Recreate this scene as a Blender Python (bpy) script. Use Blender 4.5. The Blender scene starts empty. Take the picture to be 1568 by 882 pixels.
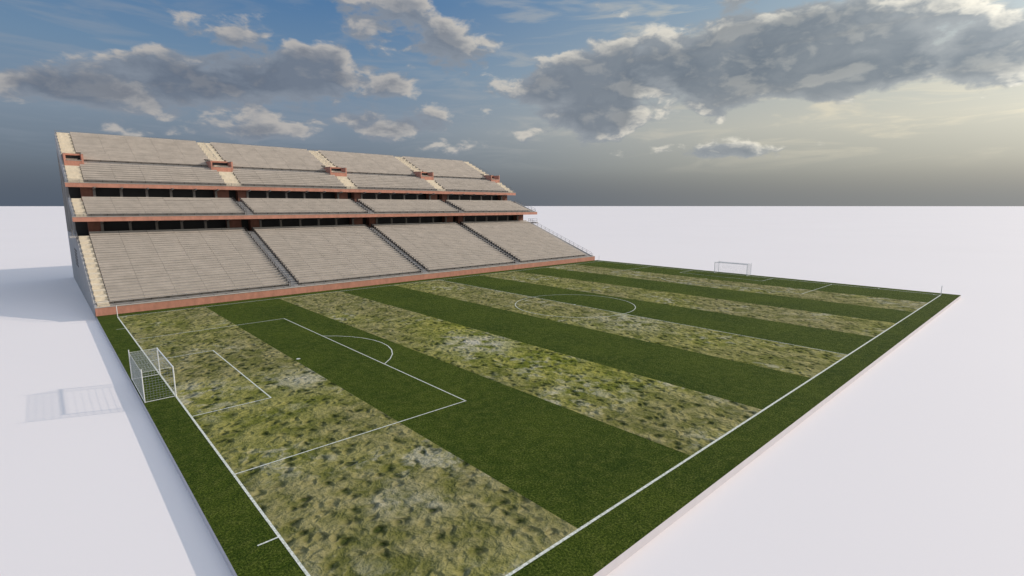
import bpy, math, random
from mathutils import Vector
random.seed(4)
S=bpy.context.scene
S.view_settings.view_transform='Standard'; S.view_settings.look='None'; S.view_settings.exposure=0
YAW=0.8286; PITCH=0.1587; CAM=(-6.6532,-50.7646,15.0655)
HG=-0.5   # level of the surrounding ground below the pitch slab

# ------------------------------------------------------------------ node helpers
class NT:
    def __init__(s,nt): s.t=nt; s.n=nt.nodes; s.l=nt.links
    def put(s,sock,v):
        if v is None: return
        if isinstance(v,bpy.types.NodeSocket): s.l.new(v,sock)
        else: sock.default_value=v
    def math(s,op,a,b=None,c=None,clamp=False):
        n=s.n.new('ShaderNodeMath'); n.operation=op; n.use_clamp=clamp
        s.put(n.inputs[0],a); s.put(n.inputs[1],b); s.put(n.inputs[2],c); return n.outputs[0]
    def vmath(s,op,a,b=None):
        n=s.n.new('ShaderNodeVectorMath'); n.operation=op
        s.put(n.inputs[0],a); s.put(n.inputs[1],b); return n.outputs[0]
    def noise(s,vec,scale,detail=4,rough=.5,dist=0,col=False):
        n=s.n.new('ShaderNodeTexNoise'); s.put(n.inputs['Vector'],vec)
        n.inputs['Scale'].default_value=scale; n.inputs['Detail'].default_value=detail
        n.inputs['Roughness'].default_value=rough; n.inputs['Distortion'].default_value=dist
        return n.outputs['Color' if col else 'Fac']
    def voro(s,vec,scale,rand=1,smooth=False):
        n=s.n.new('ShaderNodeTexVoronoi'); s.put(n.inputs['Vector'],vec)
        if smooth: n.feature='SMOOTH_F1'; n.inputs['Smoothness'].default_value=.35
        n.inputs['Scale'].default_value=scale; n.inputs['Randomness'].default_value=rand
        return n.outputs['Distance']
    def mr(s,v,a,b,c=0,d=1,smooth=False):
        n=s.n.new('ShaderNodeMapRange'); n.clamp=True
        if smooth: n.interpolation_type='SMOOTHSTEP'
        s.put(n.inputs[0],v)
        for i,x in enumerate((a,b,c,d)): s.put(n.inputs[i+1],x)
        return n.outputs[0]
    def mix(s,f,a,b,blend='MIX'):
        n=s.n.new('ShaderNodeMix'); n.data_type='RGBA'; n.blend_type=blend; n.clamp_factor=True
        s.put(n.inputs[0],f)
        for i,x in ((6,a),(7,b)):
            if isinstance(x,tuple) and len(x)==3: x=(*x,1)
            s.put(n.inputs[i],x)
        return n.outputs[2]
    def ramp(s,f,stops):
        n=s.n.new('ShaderNodeValToRGB'); s.put(n.inputs[0],f); e=n.color_ramp.elements
        e[0].position=stops[0][0]; e[0].color=(*stops[0][1],1)
        e[1].position=stops[-1][0]; e[1].color=(*stops[-1][1],1)
        for p,c in stops[1:-1]:
            q=e.new(p); q.color=(*c,1)
        return n.outputs[0]
    def comb(s,x,y,z):
        n=s.n.new('ShaderNodeCombineXYZ'); s.put(n.inputs[0],x); s.put(n.inputs[1],y); s.put(n.inputs[2],z); return n.outputs[0]
    def sep(s,v):
        n=s.n.new('ShaderNodeSeparateXYZ'); s.put(n.inputs[0],v); return n.outputs
    def dot(s,a,b):
        n=s.n.new('ShaderNodeVectorMath'); n.operation='DOT_PRODUCT'; s.put(n.inputs[0],a); s.put(n.inputs[1],b); return n.outputs['Value']
    def blob(s,p,c,r,wt):   # soft elliptical mask
        q=s.vmath('MULTIPLY',s.vmath('SUBTRACT',p,c),r)
        return s.math('MULTIPLY',s.math('EXPONENT',s.math('MULTIPLY',s.dot(q,q),-.75)),wt)
    def bump(s,h,strength,dist,normal=None):
        n=s.n.new('ShaderNodeBump'); n.inputs['Strength'].default_value=strength; n.inputs['Distance'].default_value=dist
        s.put(n.inputs['Height'],h)
        if normal: s.put(n.inputs['Normal'],normal)
        return n.outputs[0]

def newmat(name):
    m=bpy.data.materials.new(name); m.use_nodes=True
    t=NT(m.node_tree); b=m.node_tree.nodes['Principled BSDF']
    geo=t.n.new('ShaderNodeNewGeometry').outputs['Position']
    return m,t,b,geo

def simple(name,col,rough=.8,var=.12,scale=1.5,metal=0):
    m,t,b,p=newmat(name)
    n1=t.noise(t.vmath('MULTIPLY',p,(1,1,.5)),scale,4,.65)
    f=t.mr(n1,.3,.7,1-var,1+var)
    c=t.mix(1.0,tuple(col),t.comb(f,f,f),'MULTIPLY')
    t.put(b.inputs['Base Color'],c); b.inputs['Roughness'].default_value=rough; b.inputs['Metallic'].default_value=metal
    return m

M={}
M['conc']=simple('concrete_tread',(.33,.30,.27),.9,.17,.8)
M['greyconc']=simple('concrete_wall',(.38,.36,.35),.9,.14,.5)  # paler, cooler concrete for walls and aisle steps
M['bench']=simple('bench_beige',(.47,.415,.365),.7,.12,.5)
M['cream']=simple('cream_step',(.70,.61,.48),.85,.12,2)
M['terra']=simple('terracotta_panel',(.52,.235,.165),.8,.18,1.2)
M['brick']=simple('red_brown_wall',(.20,.085,.06),.9,.2,1.5)
M['dark']=simple('recess_shade_black',(.010,.010,.012),.6,.2,1)  # near-black colour stands in for the shade inside the recesses
M['rail']=simple('galvanised_rail',(.26,.25,.25),.5,.1,3,metal=.5)
M['darkrail']=simple('dark_rail',(.07,.062,.06),.6,.1,3)
M['col']=simple('column_concrete',(.20,.18,.165),.85,.12,2)
M['white']=simple('white_post',(.78,.78,.78),.35,.04,3)
M['net']=simple('net_cord',(.40,.42,.44),.8,.05,3)
M['slab']=simple('slab_edge',(.62,.58,.60),.9,.04,1)

m,t,b,p=newmat('line_paint')
n=t.noise(p,6,4,.7)
t.put(b.inputs['Base Color'],t.mix(t.mr(n,.35,.62),(.36,.38,.28),(.72,.72,.68))); b.inputs['Roughness'].default_value=.9
M['line']=m

# mown dark grass
m,t,b,p=newmat('dark_grass')
a=t.noise(p,.14,4,.6); f=t.noise(p,1.3,5,.75); g=t.noise(p,9,3,.75)
c=t.mix(t.mr(a,.34,.66),(.044,.074,.006),(.088,.120,.012))
c=t.mix(t.mr(f,.46,.66,0,.85),c,(.125,.148,.026))
c=t.mix(t.mr(f,.46,.32,0,.6),c,(.030,.055,.004))
c=t.mix(t.mr(g,.38,.60,.85,0),c,(.014,.030,.002))
c=t.mix(t.mr(g,.55,.70,0,.6),c,(.150,.175,.036))
t.put(b.inputs['Base Color'],c); b.inputs['Roughness'].default_value=1; b.inputs['Specular IOR Level'].default_value=.1
t.put(b.inputs['Normal'],t.bump(t.math('ADD',t.math('MULTIPLY',f,2.5),g),.85,.2))
M['grass']=m

def cam_ray(u,v):
    X=(u-784)/785; Y=-(v-441)/785
    f=math.cos(PITCH)+Y*math.sin(PITCH); z=-math.sin(PITCH)+Y*math.cos(PITCH)
    return (f*math.cos(YAW)+X*math.sin(YAW), f*math.sin(YAW)-X*math.cos(YAW), z)
def ground_at(u,v):
    r=cam_ray(u,v); k=-CAM[2]/r[2]; return (CAM[0]+k*r[0],CAM[1]+k*r[1],0)

# rough pale meadow-like stripes
m,t,b,p=newmat('rough_grass')
n=t.n.new('ShaderNodeVectorMath'); n.operation='SCALE'; t.put(n.inputs[0],t.noise(p,.9,2,.5,col=True)); n.inputs['Scale'].default_value=1.0
w=t.vmath('ADD',p,n.outputs[0])
big=t.noise(p,.05,2,.5); mid=t.noise(w,.6,4,.55); fine=t.noise(p,2.8,4,.65)
v=t.voro(w,1.15,1,True)
c=t.mix(t.mr(mid,.34,.66,0,1,True),(.125,.125,.032),(.265,.235,.105))
gz=t.math('ADD',t.blob(p,(36,-12,0),(1/9,1/16,0),1.0),t.mr(big,.47,.60,0,.6))
c=t.mix(t.math('MULTIPLY',gz,.85,clamp=True),c,t.mix(t.mr(mid,.36,.62),(.110,.130,.010),(.265,.255,.045)))
pale=t.math('MULTIPLY',t.mr(t.noise(w,.7,3,.6),.48,.66,0,1,True),t.mr(t.noise(p,.10,1,.5),.46,.64,0,.75))
for (u_,v_,rr,k) in ((735,525,3.2,1.0),(600,765,1.0,.8),(470,580,2.2,.8),(960,492,4.5,.6),(865,597,.8,1.0),(660,770,.8,.6)):
    pale=t.math('ADD',pale,t.math('MULTIPLY',t.blob(p,ground_at(u_,v_),(1/rr,1/rr,0),k),t.mr(mid,.36,.56)))
c=t.mix(t.math('MULTIPLY',pale,.85,clamp=True),c,(.44,.41,.32))
c=t.mix(t.mr(fine,.50,.34,0,.55),c,(.070,.076,.018))
c=t.mix(t.mr(fine,.56,.72,0,.45),c,(.34,.31,.17))
spots=t.math('MULTIPLY',t.mr(v,.34,.15,0,1,True),t.mr(mid,.60,.44))
c=t.mix(t.math('MULTIPLY',spots,.88),c,(.026,.038,.006))
t.put(b.inputs['Base Color'],c); b.inputs['Roughness'].default_value=1; b.inputs['Specular IOR Level'].default_value=.1
h=t.math('ADD',t.math('MULTIPLY',mid,1.6),t.math('ADD',t.math('MULTIPLY',t.mr(v,0,.5,0,1,True),.8),t.math('MULTIPLY',fine,.30)))
t.put(b.inputs['Normal'],t.bump(h,.85,.6))
M['rough']=m

m,t,b,p=newmat('pale_ground')
a=t.noise(p,.02,3,.5)
t.put(b.inputs['Base Color'],t.mix(a,(.755,.70,.695),(.785,.73,.725))); b.inputs['Roughness'].default_value=.75
b.inputs['Specular IOR Level'].default_value=.3
M['ground']=m

# ------------------------------------------------------------------ mesh helpers
class MB:
    def __init__(s): s.v=[]; s.f=[]
    def box(s,x0,x1,y0,y1,z0,z1):
        i=len(s.v)
        s.v+=[(x0,y0,z0),(x1,y0,z0),(x1,y1,z0),(x0,y1,z0),(x0,y0,z1),(x1,y0,z1),(x1,y1,z1),(x0,y1,z1)]
        s.f+=[(i,i+3,i+2,i+1),(i+4,i+5,i+6,i+7),(i,i+1,i+5,i+4),(i+1,i+2,i+6,i+5),(i+2,i+3,i+7,i+6),(i+3,i,i+4,i+7)]
    def sheet(s,x0,x1,y0,y1,z):
        i=len(s.v); s.v+=[(x0,y0,z),(x1,y0,z),(x1,y1,z),(x0,y1,z)]; s.f.append((i,i+1,i+2,i+3))
    def poly(s,pts,z):
        i=len(s.v); s.v+=[(x,y,z) for x,y in pts]; s.f.append(tuple(range(i,i+len(pts))))
    def prism_x(s,prof,x0,x1):
        i=len(s.v); n=len(prof)
        s.v+=[(x0,y,z) for y,z in prof]+[(x1,y,z) for y,z in prof]
        s.f.append(tuple(range(i,i+n))); s.f.append(tuple(reversed(range(i+n,i+2*n))))
        for k in range(n):
            j=(k+1)%n; s.f.append((i+k,i+n+k,i+n+j,i+j))
    def bar(s,a,b,r,n=6):
        a=Vector(a); b=Vector(b); d=(b-a).normalized()
        u=d.orthogonal().normalized(); w=d.cross(u); i=len(s.v)
        for q in (a,b):
            for k in range(n):
                an=2*math.pi*k/n; s.v.append(tuple(q+u*(r*math.cos(an))+w*(r*math.sin(an))))
        for k in range(n):
            j=(k+1)%n; s.f.append((i+k,i+j,i+n+j,i+n+k))
        s.f.append(tuple(reversed(range(i,i+n)))); s.f.append(tuple(range(i+n,i+2*n)))
    def obj(s,name,mat,parent=None):
        me=bpy.data.meshes.new(name); me.from_pydata(s.v,[],s.f); me.update()
        o=bpy.data.objects.new(name,me); S.collection.objects.link(o); me.materials.append(mat)
        if parent: o.parent=parent
        return o
def empty(name):
    e=bpy.data.objects.new(name,None); S.collection.objects.link(e); return e

# ------------------------------------------------------------------ ground & pitch
b=MB(); b.sheet(-40000,40000,-40000,40000,HG); b.obj('ground',M['ground'])
GX0,GX1,GY0,GY1=-2.15,108.4,-39.0,39.15
L=106.0; W=36.65; Q=L/10
pitch=empty('football_pitch')
b=MB(); b.box(GX0,GX1,GY0,GY1,HG-.2,-.02); b.obj('slab',M['slab'],pitch)
b=MB(); b.sheet(GX0,GX1,GY0,GY1,0); b.obj('mown_grass',M['grass'],pitch)
b=MB(); b.box(GX0+.002,GX1-.002,GY0+.002,GY1-.002,-.019,-.004); b.obj('turf_edge',M['grass'],pitch)
b=MB()
for i in range(0,10,2): b.sheet(i*Q,(i+1)*Q,-W,W,.005)
b.obj('rough_stripes',M['rough'],pitch)
b=MB(); z=.012; lw=.05
def line(x0,y0,x1,y1,h=lw,zz=z):
    if abs(x0-x1)<1e-6: b.sheet(x0-h,x0+h,min(y0,y1)-h,max(y0,y1)+h,zz)
    else: b.sheet(min(x0,x1)-h,max(x0,x1)+h,y0-h,y0+h,zz)
line(0,-W,0,W,.065); line(L,-W,L,W,.075)
line(0,-W,L,-W,.075,z+.004); line(0,W,L,W,.06,z+.004)
line(L/2,-W,L/2,W,.045,z+.002)
for s,x0 in ((1,0),(-1,L)):
    for hw,d in ((20.16,16.5),(9.16,5.5)):
        line(x0+s*d,-hw,x0+s*d,hw,lw,z+.002)
        for q in (-1,1): line(x0,q*hw,x0+s*d,q*hw,lw,z+.006)
    for q in (-1,1):
        xx=sorted((x0,x0-s*.95)); b.sheet(xx[0],xx[1],q*(W-9)-.05,q*(W-9)+.05,z+.002)
def arc(cx,cy,r,a0,a1,h=lw,n=64,zz=z+.002):
    for k in range(n):
        a=a0+(a1-a0)*k/n; c=a0+(a1-a0)*(k+1)/n
        b.poly([(cx+(r-h)*math.cos(a),cy+(r-h)*math.sin(a)),(cx+(r+h)*math.cos(a),cy+(r+h)*math.sin(a)),
                (cx+(r+h)*math.cos(c),cy+(r+h)*math.sin(c)),(cx+(r-h)*math.cos(c),cy+(r-h)*math.sin(c))],zz)
arc(L/2,0,9.15,0,2*math.pi,.05,96,z+.008)
t0=math.acos(5.5/9.15)
arc(11,0,9.15,-t0,t0,lw,10,z+.008); arc(L-11,0,9.15,math.pi-t0,math.pi+t0,lw,10,z+.008)
for cx in (11,L-11,L/2): b.poly([(cx+.20*math.cos(k*math.pi/8),.20*math.sin(k*math.pi/8)) for k in range(16)],z+.012)
for cx,cy,a in ((0,-W,0),(0,W,-math.pi/2),(L,W,math.pi),(L,-W,math.pi/2)): arc(cx,cy,1,a,a+math.pi/2,.04,10,z+.010)
b.obj('line_markings',M['line'],pitch)

# ------------------------------------------------------------------ goals
def goal(x0,s):
    e=empty('football_goal'); D=2.05; hw=3.66; H=2.44
    b=MB()
    for y in (-hw,hw): b.bar((x0,y,0),(x0,y,H+.06),.05,10)
    b.bar((x0,-hw-.06,H),(x0,hw+.06,H),.05,10); b.obj('goal_frame',M['white'],e)
    b=MB(); xb=x0-s*D
    for y in (-hw,hw):
        b.bar((xb,y,0),(xb,y,H+.25),.035,8); b.bar((x0,y,.04),(xb,y,.04),.022)
        b.bar((x0,y,H),(xb,y,H),.012)
    b.bar((xb,-hw,.04),(xb,hw,.04),.022); b.bar((xb,-hw,H),(xb,hw,H),.012)
    b.obj('rear_stanchions',M['white'],e)
    b=MB(); r=.0062; st=.2
    n=int(2*hw/st); m=int(H/.2); k2=10
    for i in range(n+1):
        y=-hw+2*hw*i/n; b.bar((xb,y,0),(xb,y,H),r,3); b.bar((x0,y,H),(xb,y,H),r,3)
    for j in range(m+1):
        zz=H*j/m; b.bar((xb,-hw,zz),(xb,hw,zz),r,3)
        for y in (-hw,hw): b.bar((x0,y,zz),(xb,y,zz),r,3)
    for k in range(k2+1):
        x=x0+(xb-x0)*k/k2; b.bar((x,-hw,H),(x,hw,H),r,3)
        for y in (-hw,hw): b.bar((x,y,0),(x,y,H),r,3)
    b.obj('net',M['net'],e)
goal(0,1); goal(L,-1)
for cx,cy in ((0,W),(L,-W),(L,W),(0,-W)):
    e=empty('corner_flag'); b=MB(); b.bar((cx,cy,0),(cx,cy,1.6),.045,8); b.obj('pole',M['white'],e)
    b=MB(); b.bar((cx,cy,0),(cx,cy,.06),.09,8); b.obj('base',M['rail'],e)
# ------------------------------------------------------------------ grandstand
ST=empty('stadium_grandstand')
X0,X1=-2.15,107.4
AIS=[-1.15,25.3,52.3,79.3,106.3]
def layout(hw,ew):
    sg=[]; a_=[(X0+.25,X0+.25+ew)]
    for k in range(4):
        a=X0+.25+ew if k==0 else AIS[k]+hw
        c=X1-.25-ew if k==3 else AIS[k+1]-hw
        sg.append((a,c))
        if k<3: a_.append((AIS[k+1]-hw,AIS[k+1]+hw))
    a_.append((X1-.25-ew,X1-.25)); return sg,a_
LOW=layout(.8,1.5); UP=layout(1.5,2.2)
tread=MB(); bench=MB(); cream=MB(); grey=MB(); legs=MB(); rail=MB(); drail=MB(); terra=MB(); brick=MB(); dark=MB(); col=MB(); wall=MB(); cp=MB()
def tier(y0,z0,y1,z1,n,aisle,skip=(),lay=LOW):
    dy=(y1-y0)/n; dz=(z1-z0)/n
    for i in range(n):
        ya=y0+i*dy; yb=ya+dy; zt=z0+(i+1)*dz
        for si,(a,c) in enumerate(lay[0]):
            tread.box(a,c,ya,yb,zt-dz-.35,zt)
            parts=[(a,c)]
            for vx0,vx1,vy0,vy1 in skip:
                np_=[]
                for (pa,pc) in parts:
                    if vy0<yb and vy1>ya and vx0<pc and vx1>pa:
                        if vx0>pa+.3: np_.append((pa,vx0))
                        if vx1<pc-.3: np_.append((vx1,pc))
                    else: np_.append((pa,pc))
                parts=np_
            for pa,pc in parts:
                m_=max(1,round((pc-pa)/4.4)); ln=(pc-pa-.1)/m_
                for q in range(m_):
                    xa=pa+.05+q*ln+.02; xb=xa+ln-.04; o=random.uniform(-.015,.015)
                    bench.box(xa,xb,yb-.40+o,yb-.08+o,zt+.38,zt+.43)
                    bench.box(xa,xb,yb-.07,yb-.03,zt+.47+o,zt+.76+o)
                k=pa+.6
                while k<pc-.3:
                    legs.box(k-.03,k+.03,yb-.30,yb-.10,zt,zt+.379); k+=2.2
        for ai,(a,c) in enumerate(lay[1]):
            B=cream if (ai==0 or aisle=='cream') else grey
            B.box(a+.001,c-.001,ya,yb,zt-dz-.35,zt-.004)
            B.box(a+.06,c-.06,ya-dy*.5,ya-.002,zt-dz-.0,zt-dz*.5)
            if B is cream and i%2==0: B.box(a+.06,c-.06,ya+.1,yb-.1,zt,zt+.42)
def railing(x0,x1,y,z,h=1.0,B=None,step=1.8):
    B=B or rail
    n=max(1,round((x1-x0)/step))
    for i in range(n+1):
        x=x0+(x1-x0)*i/n; B.box(x-.025,x+.025,y-.025,y+.025,z,z+h)
    for f in (1,.66,.33): B.box(x0,x1,y-.02,y+.02,z+h*f-.02,z+h*f+.02)
def sloperail(x,y0,z0,y1,z1,h=.95,B=None,step=1.9):
    B=B or drail; n=max(1,round((y1-y0)/step))
    for i in range(n+1):
        f=i/n; y=y0+(y1-y0)*f; zz=z0+(z1-z0)*f; B.box(x-.03,x+.03,y-.03,y+.03,zz,zz+h)
    for g in (h,h*.55): B.bar((x,y0,z0+g),(x,y1,z1+g),.03,5)
T1=(40.4,.9,65.0,9.9); tier(*T1,28,'grey')
terra.box(X0,X1,39.2,39.55,HG,1.1); wall.box(X0,X1,39.551,40.4,HG,.55)
cp.box(X0-.03,X1+.03,39.15,39.62,1.101,1.18)
railing(X0+.3,X1-.3,39.75,.55,1.35)
T2=(62.9,13.0,72.0,16.0); tier(*T2,9,'grey')
terra.box(X0-.25,X1+.25,62.3,62.6,12.45,13.2); cp.box(X0-.28,X1+.28,62.25,62.66,13.201,13.28)
railing(X0,X1,62.78,13.2,.75)
wall.box(X0-.1,X1+.1,62.601,67.0,12.55,12.8)
voms=[(a-2.6,a+1.8) for a in AIS[1:4]]+[(X0+.3,AIS[0]+2.2),(AIS[4]-2.8,X1-.3)]
skip=[(a,c,79.0,84.3) for a,c in voms]
T3=(72.7,19.0,79.9,22.6); tier(*T3,8,'cream',lay=UP)
T4=(81.3,23.3,96.4,29.9)
tread.box(X0+.25,X1-.25,79.901,81.3,21.9,22.6)
tier(*T4,17,'cream',skip=skip,lay=UP)
grey.box(X0+.25,X1-.25,81.29,81.5,22.601,23.7)
terra.box(X0-.25,X1+.25,72.1,72.4,18.45,19.2); cp.box(X0-.28,X1+.28,72.05,72.46,19.201,19.28)
railing(X0,X1,72.58,19.2,.7)
wall.box(X0-.1,X1+.1,72.401,77,18.55,18.8)
railing(X0+.3,X1-.3,81.15,22.6,1.0,drail)
railing(X0+.3,X1-.3,96.6,29.9,.9)
for a,c in voms:
    terra.box(a,a+.3,79.3,84.2,22.61,24.9); terra.box(c-.3,c,79.3,84.2,22.61,24.9)
    terra.box(a+.301,c-.301,79.32,79.6,22.62,23.6)
    cp.box(a+.31,c-.31,79.25,79.66,23.601,23.68)
    cp.box(a-.05,a+.35,79.25,84.2,24.901,24.98); cp.box(c-.35,c+.05,79.25,84.2,24.901,24.98)
    dark.box(a+.302,c-.302,82.2,84.1,22.63,24.75); terra.box(a+.302,c-.302,82.0,84.15,24.751,25.1)  # solid black box paints the shade inside the vomitory
for i,(a,c) in enumerate(LOW[1]):
    if 0<i<4:
        for T in (T1,T2):
            sloperail(a+.1,T[0],T[1]+.3,T[2],T[3]); sloperail(c-.1,T[0],T[1]+.3,T[2],T[3])
            for q in (a+.02,c-.02):
                n=28 if T is T1 else 9; dy=(T[2]-T[0])/n; dz=(T[3]-T[1])/n
                for r in range(n):
                    yb=T[0]+(r+1)*dy; zt=T[1]+(r+1)*dz
                    legs.box(q-.03,q+.03,yb-.42,yb-.02,zt,zt+.80)
        sloperail((a+c)/2,85.0,25.1,96,29.9,.8,rail,2.6)
    xe=[X0+.12,None,None,None,X1-.12][i]
    if xe:
        for (ya,za,yb,zb) in (T1,T2,T3,T4): sloperail(xe,ya,za+.3,yb,zb+.1,1.0,rail,1.6)
for xa,xb in ((X0,X0+.248),(X1-.248,X1)):
    wall.prism_x([(39.56,HG),(97.3,HG),(97.3,9.7),(65.2,10.1),(40.4,1.35),(39.56,1.2)],xa,xb)
    wall.prism_x([(62.7,12.52),(66.5,12.5),(76.3,15.4),(76.3,16.6),(72.2,16.5),(62.7,13.25)],xa,xb)
    wall.prism_x([(72.5,18.53),(76.5,18.6),(97.3,27.0),(97.3,30.4),(96.5,30.3),(81.3,23.8),(79.9,23.0),(72.5,19.25)],xa,xb)
    for yy in (70,80.5,90): wall.box(xa+.002,xb-.002,yy,yy+1.0,9.6,26 if yy>82 else (19.5 if yy>75 else 13.4))
wall.box(X0,X1,97.301,97.7,HG,30.4)
wall.box(X0+.25,X1-.25,65.001,97.29,9.4,9.8)
wall.box(X0+.25,X1-.25,72.001,80,15.4,15.9)
for xe in (X0-.9,X1+.05):
    wall.box(xe,xe+.85,62.5,66.5,9.75,10.05)
    for yy in (62.6,64.5,66.4): rail.box(xe+.4,xe+.46,yy-.03,yy+.03,10.051,11.1)
    rail.box(xe+.4,xe+.46,62.6,66.4,11.101,11.16); rail.box(xe+.4,xe+.46,62.6,66.4,10.55,10.6)
for (yf,z0,z1) in ((65.9,9.801,12.55),(73.4,15.901,18.55)):
    dark.box(X0+.26,X1-.26,yf+2.2,yf+2.4,z0,z1+1.2)  # black panel paints the shade of the concourse interior
    for si in range(4):
        xs=AIS[si]+2.8; xe=AIS[si+1]-3.4
        for k in range(6):
            x=xs+(xe-xs)*k/5
            col.box(x-.2,x+.2,yf+.1,yf+.5,z0,z1-.001)
            col.prism_x([(yf+.1,z1-.55),(yf+.1,z1-.002),(yf-2.2,z1-.002),(yf-2.2,z1-.2)],x-.13,x+.13)
        brick.box(AIS[si]+.9,AIS[si]+2.6,yf+.3,yf+2.1,z0,z1+.3)
    for a in AIS:
        lo=max(a-3.4,X0+.3); hi=min(a-.9,X1-.3)
        if hi>lo: brick.box(lo,hi,yf+.3,yf+2.1,z0,z1+.3)
for k in range(6): drail.box(X0-.05,X0-.002,69,76,4.2+k*.55,4.5+k*.55)
for B,n,mt in ((tread,'terraces','conc'),(bench,'bench_seats','bench'),(cream,'cream_steps','cream'),(grey,'aisle_steps','greyconc'),
    (legs,'bench_legs','darkrail'),(rail,'guard_rails','rail'),(drail,'aisle_handrails','darkrail'),(terra,'terracotta_fascias','terra'),
    (brick,'portal_walls','brick'),(dark,'recess_shade_panels','dark'),(col,'columns','col'),(wall,'concrete_walls','greyconc'),(cp,'copings','bench')):
    B.obj(n,M[mt],ST)

# ------------------------------------------------------------------ sun
sd=Vector((6.54,-2.75,2.84)).normalized()
ld=bpy.data.lights.new('sun','SUN'); ld.energy=3.1; ld.angle=math.radians(.8); ld.color=(1,.89,.75)
lo=bpy.data.objects.new('sun',ld); S.collection.objects.link(lo); lo.rotation_euler=sd.to_track_quat('Z','Y').to_euler(); lo.location=(60,-90,80)

# ------------------------------------------------------------------ sky
w=bpy.data.worlds.new('World'); S.world=w; w.use_nodes=True
w.cycles.sampling_method='MANUAL'; w.cycles.sample_map_resolution=256
t=NT(w.node_tree); bg=w.node_tree.nodes['Background']
tc=t.n.new('ShaderNodeTexCoord').outputs['Generated']
d=t.vmath('NORMALIZE',tc)
fx,fy=math.cos(YAW),math.sin(YAW)
x,y,zc=t.sep(d)
fwd=t.math('ADD',t.math('MULTIPLY',x,fx),t.math('MULTIPLY',y,fy))
rgt=t.math('ADD',t.math('MULTIPLY',x,fy),t.math('MULTIPLY',y,-fx))
az=t.math('MULTIPLY',t.math('ARCTAN2',rgt,fwd),57.2958)
el=t.math('MULTIPLY',t.math('ARCSINE',zc),57.2958)
def ang(u,v):
    X=(u-784)/785; Y=-(v-441)/785
    f=math.cos(PITCH)+Y*math.sin(PITCH); z=-math.sin(PITCH)+Y*math.cos(PITCH)
    return math.degrees(math.atan2(X,f)), math.degrees(math.atan2(z,math.hypot(f,X)))
blobs=[(280,122,150,36,.46),(60,130,100,26,.36),(490,112,120,38,.34),(560,187,140,18,.30),(400,205,110,12,.20),
 (660,45,100,40,.16),(960,125,190,42,.42),(925,184,70,20,.36),(1170,85,170,52,.42),(1440,95,180,44,.44),(1290,20,150,22,.22),(1130,232,90,10,.24),
 (560,15,120,30,.10),(80,30,170,36,-.22),(820,25,90,32,-.14),(1330,190,230,26,-.24)]
AE=t.comb(az,el,0)
bsum=None
for u,v,hw,hh,wt in blobs:
    a0,e0=ang(u,v); a1,_=ang(u+hw,v); a2,_=ang(u-hw,v); _,e1=ang(u,v-hh); _,e2=ang(u,v+hh)
    sa=abs(a1-a2)/2; se=abs(e1-e2)/2
    g=t.blob(AE,(a0,e0,0),(1/sa,1/se,0),wt)
    bsum=g if bsum is None else t.math('ADD',bsum,g)
V=t.vmath('MULTIPLY',d,(1,1,2.0))
wv=t.vmath('MULTIPLY',t.vmath('SUBTRACT',t.noise(V,14,2,.5,col=True),(.5,.5,.5)),(.035,.035,.035))
VW=t.vmath('ADD',V,wv)
F0=t.noise(VW,8.5,8,.56)
F1=t.noise(t.vmath('ADD',VW,(.012*fy,-.012*fx,.036)),8.5,5,.56)
low=t.mr(el,1.5,6,-.20,0)
hi=t.mr(el,22,40,0,.12)
D0=t.math('ADD',t.math('ADD',t.math('MULTIPLY_ADD',F0,1.45,-.225),bsum),t.math('ADD',low,hi))
alpha=t.mr(D0,.585,.74,0,1,True)
thick=t.mr(D0,.66,.98,0,1,True)
lit=t.mr(t.math('SUBTRACT',F0,F1),-.01,.12,0,1,True)
azf=t.mr(az,-22,40,0,1,True)
e=t.mr(el,0,90,0,1)
Lr=t.ramp(e,[(0,(.085,.108,.150)),(.035,(.12,.15,.20)),(.09,(.20,.255,.33)),(.15,(.15,.25,.38)),(.22,(.075,.185,.37)),(.45,(.22,.35,.53)),(1,(.38,.46,.60))])
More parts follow.
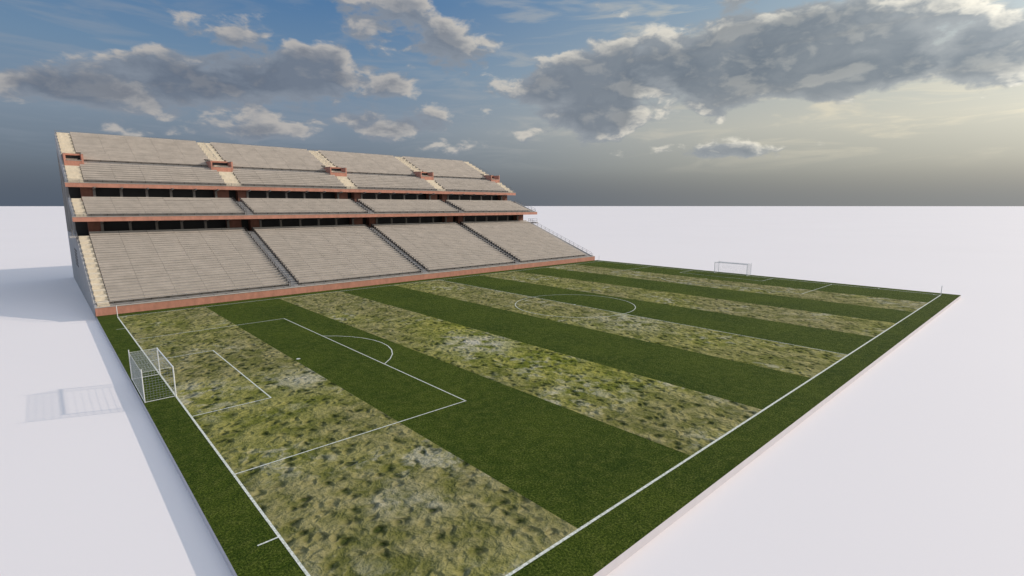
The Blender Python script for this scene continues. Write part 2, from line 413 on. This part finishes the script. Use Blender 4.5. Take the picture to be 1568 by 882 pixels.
Rr=t.ramp(e,[(0,(.21,.22,.225)),(.03,(.31,.31,.285)),(.085,(.56,.54,.45)),(.14,(.47,.50,.47)),(.22,(.29,.40,.49)),(.45,(.48,.51,.56)),(1,(.40,.47,.60))])
base=t.mix(azf,Lr,Rr)
sk=t.n.new('ShaderNodeTexSky'); sk.sky_type='NISHITA'; sk.sun_disc=False
sk.sun_elevation=math.asin(sd.z); sk.sun_rotation=math.atan2(sd.x,sd.y)
nish=t.mix(1.0,sk.outputs[0],(.08,.08,.08),'MULTIPLY')
base=t.mix(t.mr(el,20,45,.10,.35),base,nish)
st=t.noise(t.vmath('MULTIPLY',d,(3,3,20)),2.0,4,.6,.6)
base=t.mix(t.math('MULTIPLY',t.mr(st,.48,.70,0,1,True),t.math('MULTIPLY',t.mr(el,3,8),t.mr(azf,0,1,.35,.6))),base,t.mix(azf,(.28,.32,.38),(.80,.72,.54)))
darkc=t.mix(azf,(.115,.145,.20),(.165,.20,.24))
midc=t.mix(azf,(.235,.27,.325),(.34,.365,.38))
litc=t.mix(azf,(.50,.47,.44),(.92,.87,.74))
cl=t.mix(thick,midc,darkc)
cl=t.mix(t.mr(F1,.42,.62,0,.4),cl,midc)
cl=t.mix(t.math('MULTIPLY',lit,t.mr(thick,0,1,1,.20)),cl,litc)
sky=t.mix(t.math('MULTIPLY',alpha,.93),base,cl)
sky=t.mix(t.mr(el,0,4.5,.85,0,True),sky,t.mix(azf,(.090,.115,.155),(.225,.235,.235)))
boost=t.math('ADD',1,t.mr(el,22,60,0,1.2,True))  # unseen sky overhead brightened to add ambient light to the scene
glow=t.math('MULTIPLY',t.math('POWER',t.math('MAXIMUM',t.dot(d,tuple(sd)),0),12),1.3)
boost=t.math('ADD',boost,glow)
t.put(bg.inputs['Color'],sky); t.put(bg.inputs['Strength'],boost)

# ------------------------------------------------------------------ camera
cd=bpy.data.cameras.new('camera'); cd.lens=785.0/1568*36; cd.sensor_width=36; cd.clip_end=100000; cd.clip_start=.1
co=bpy.data.objects.new('camera',cd); S.collection.objects.link(co); co.location=CAM
co.rotation_euler=(math.pi/2-PITCH,0,YAW-math.pi/2); S.camera=co
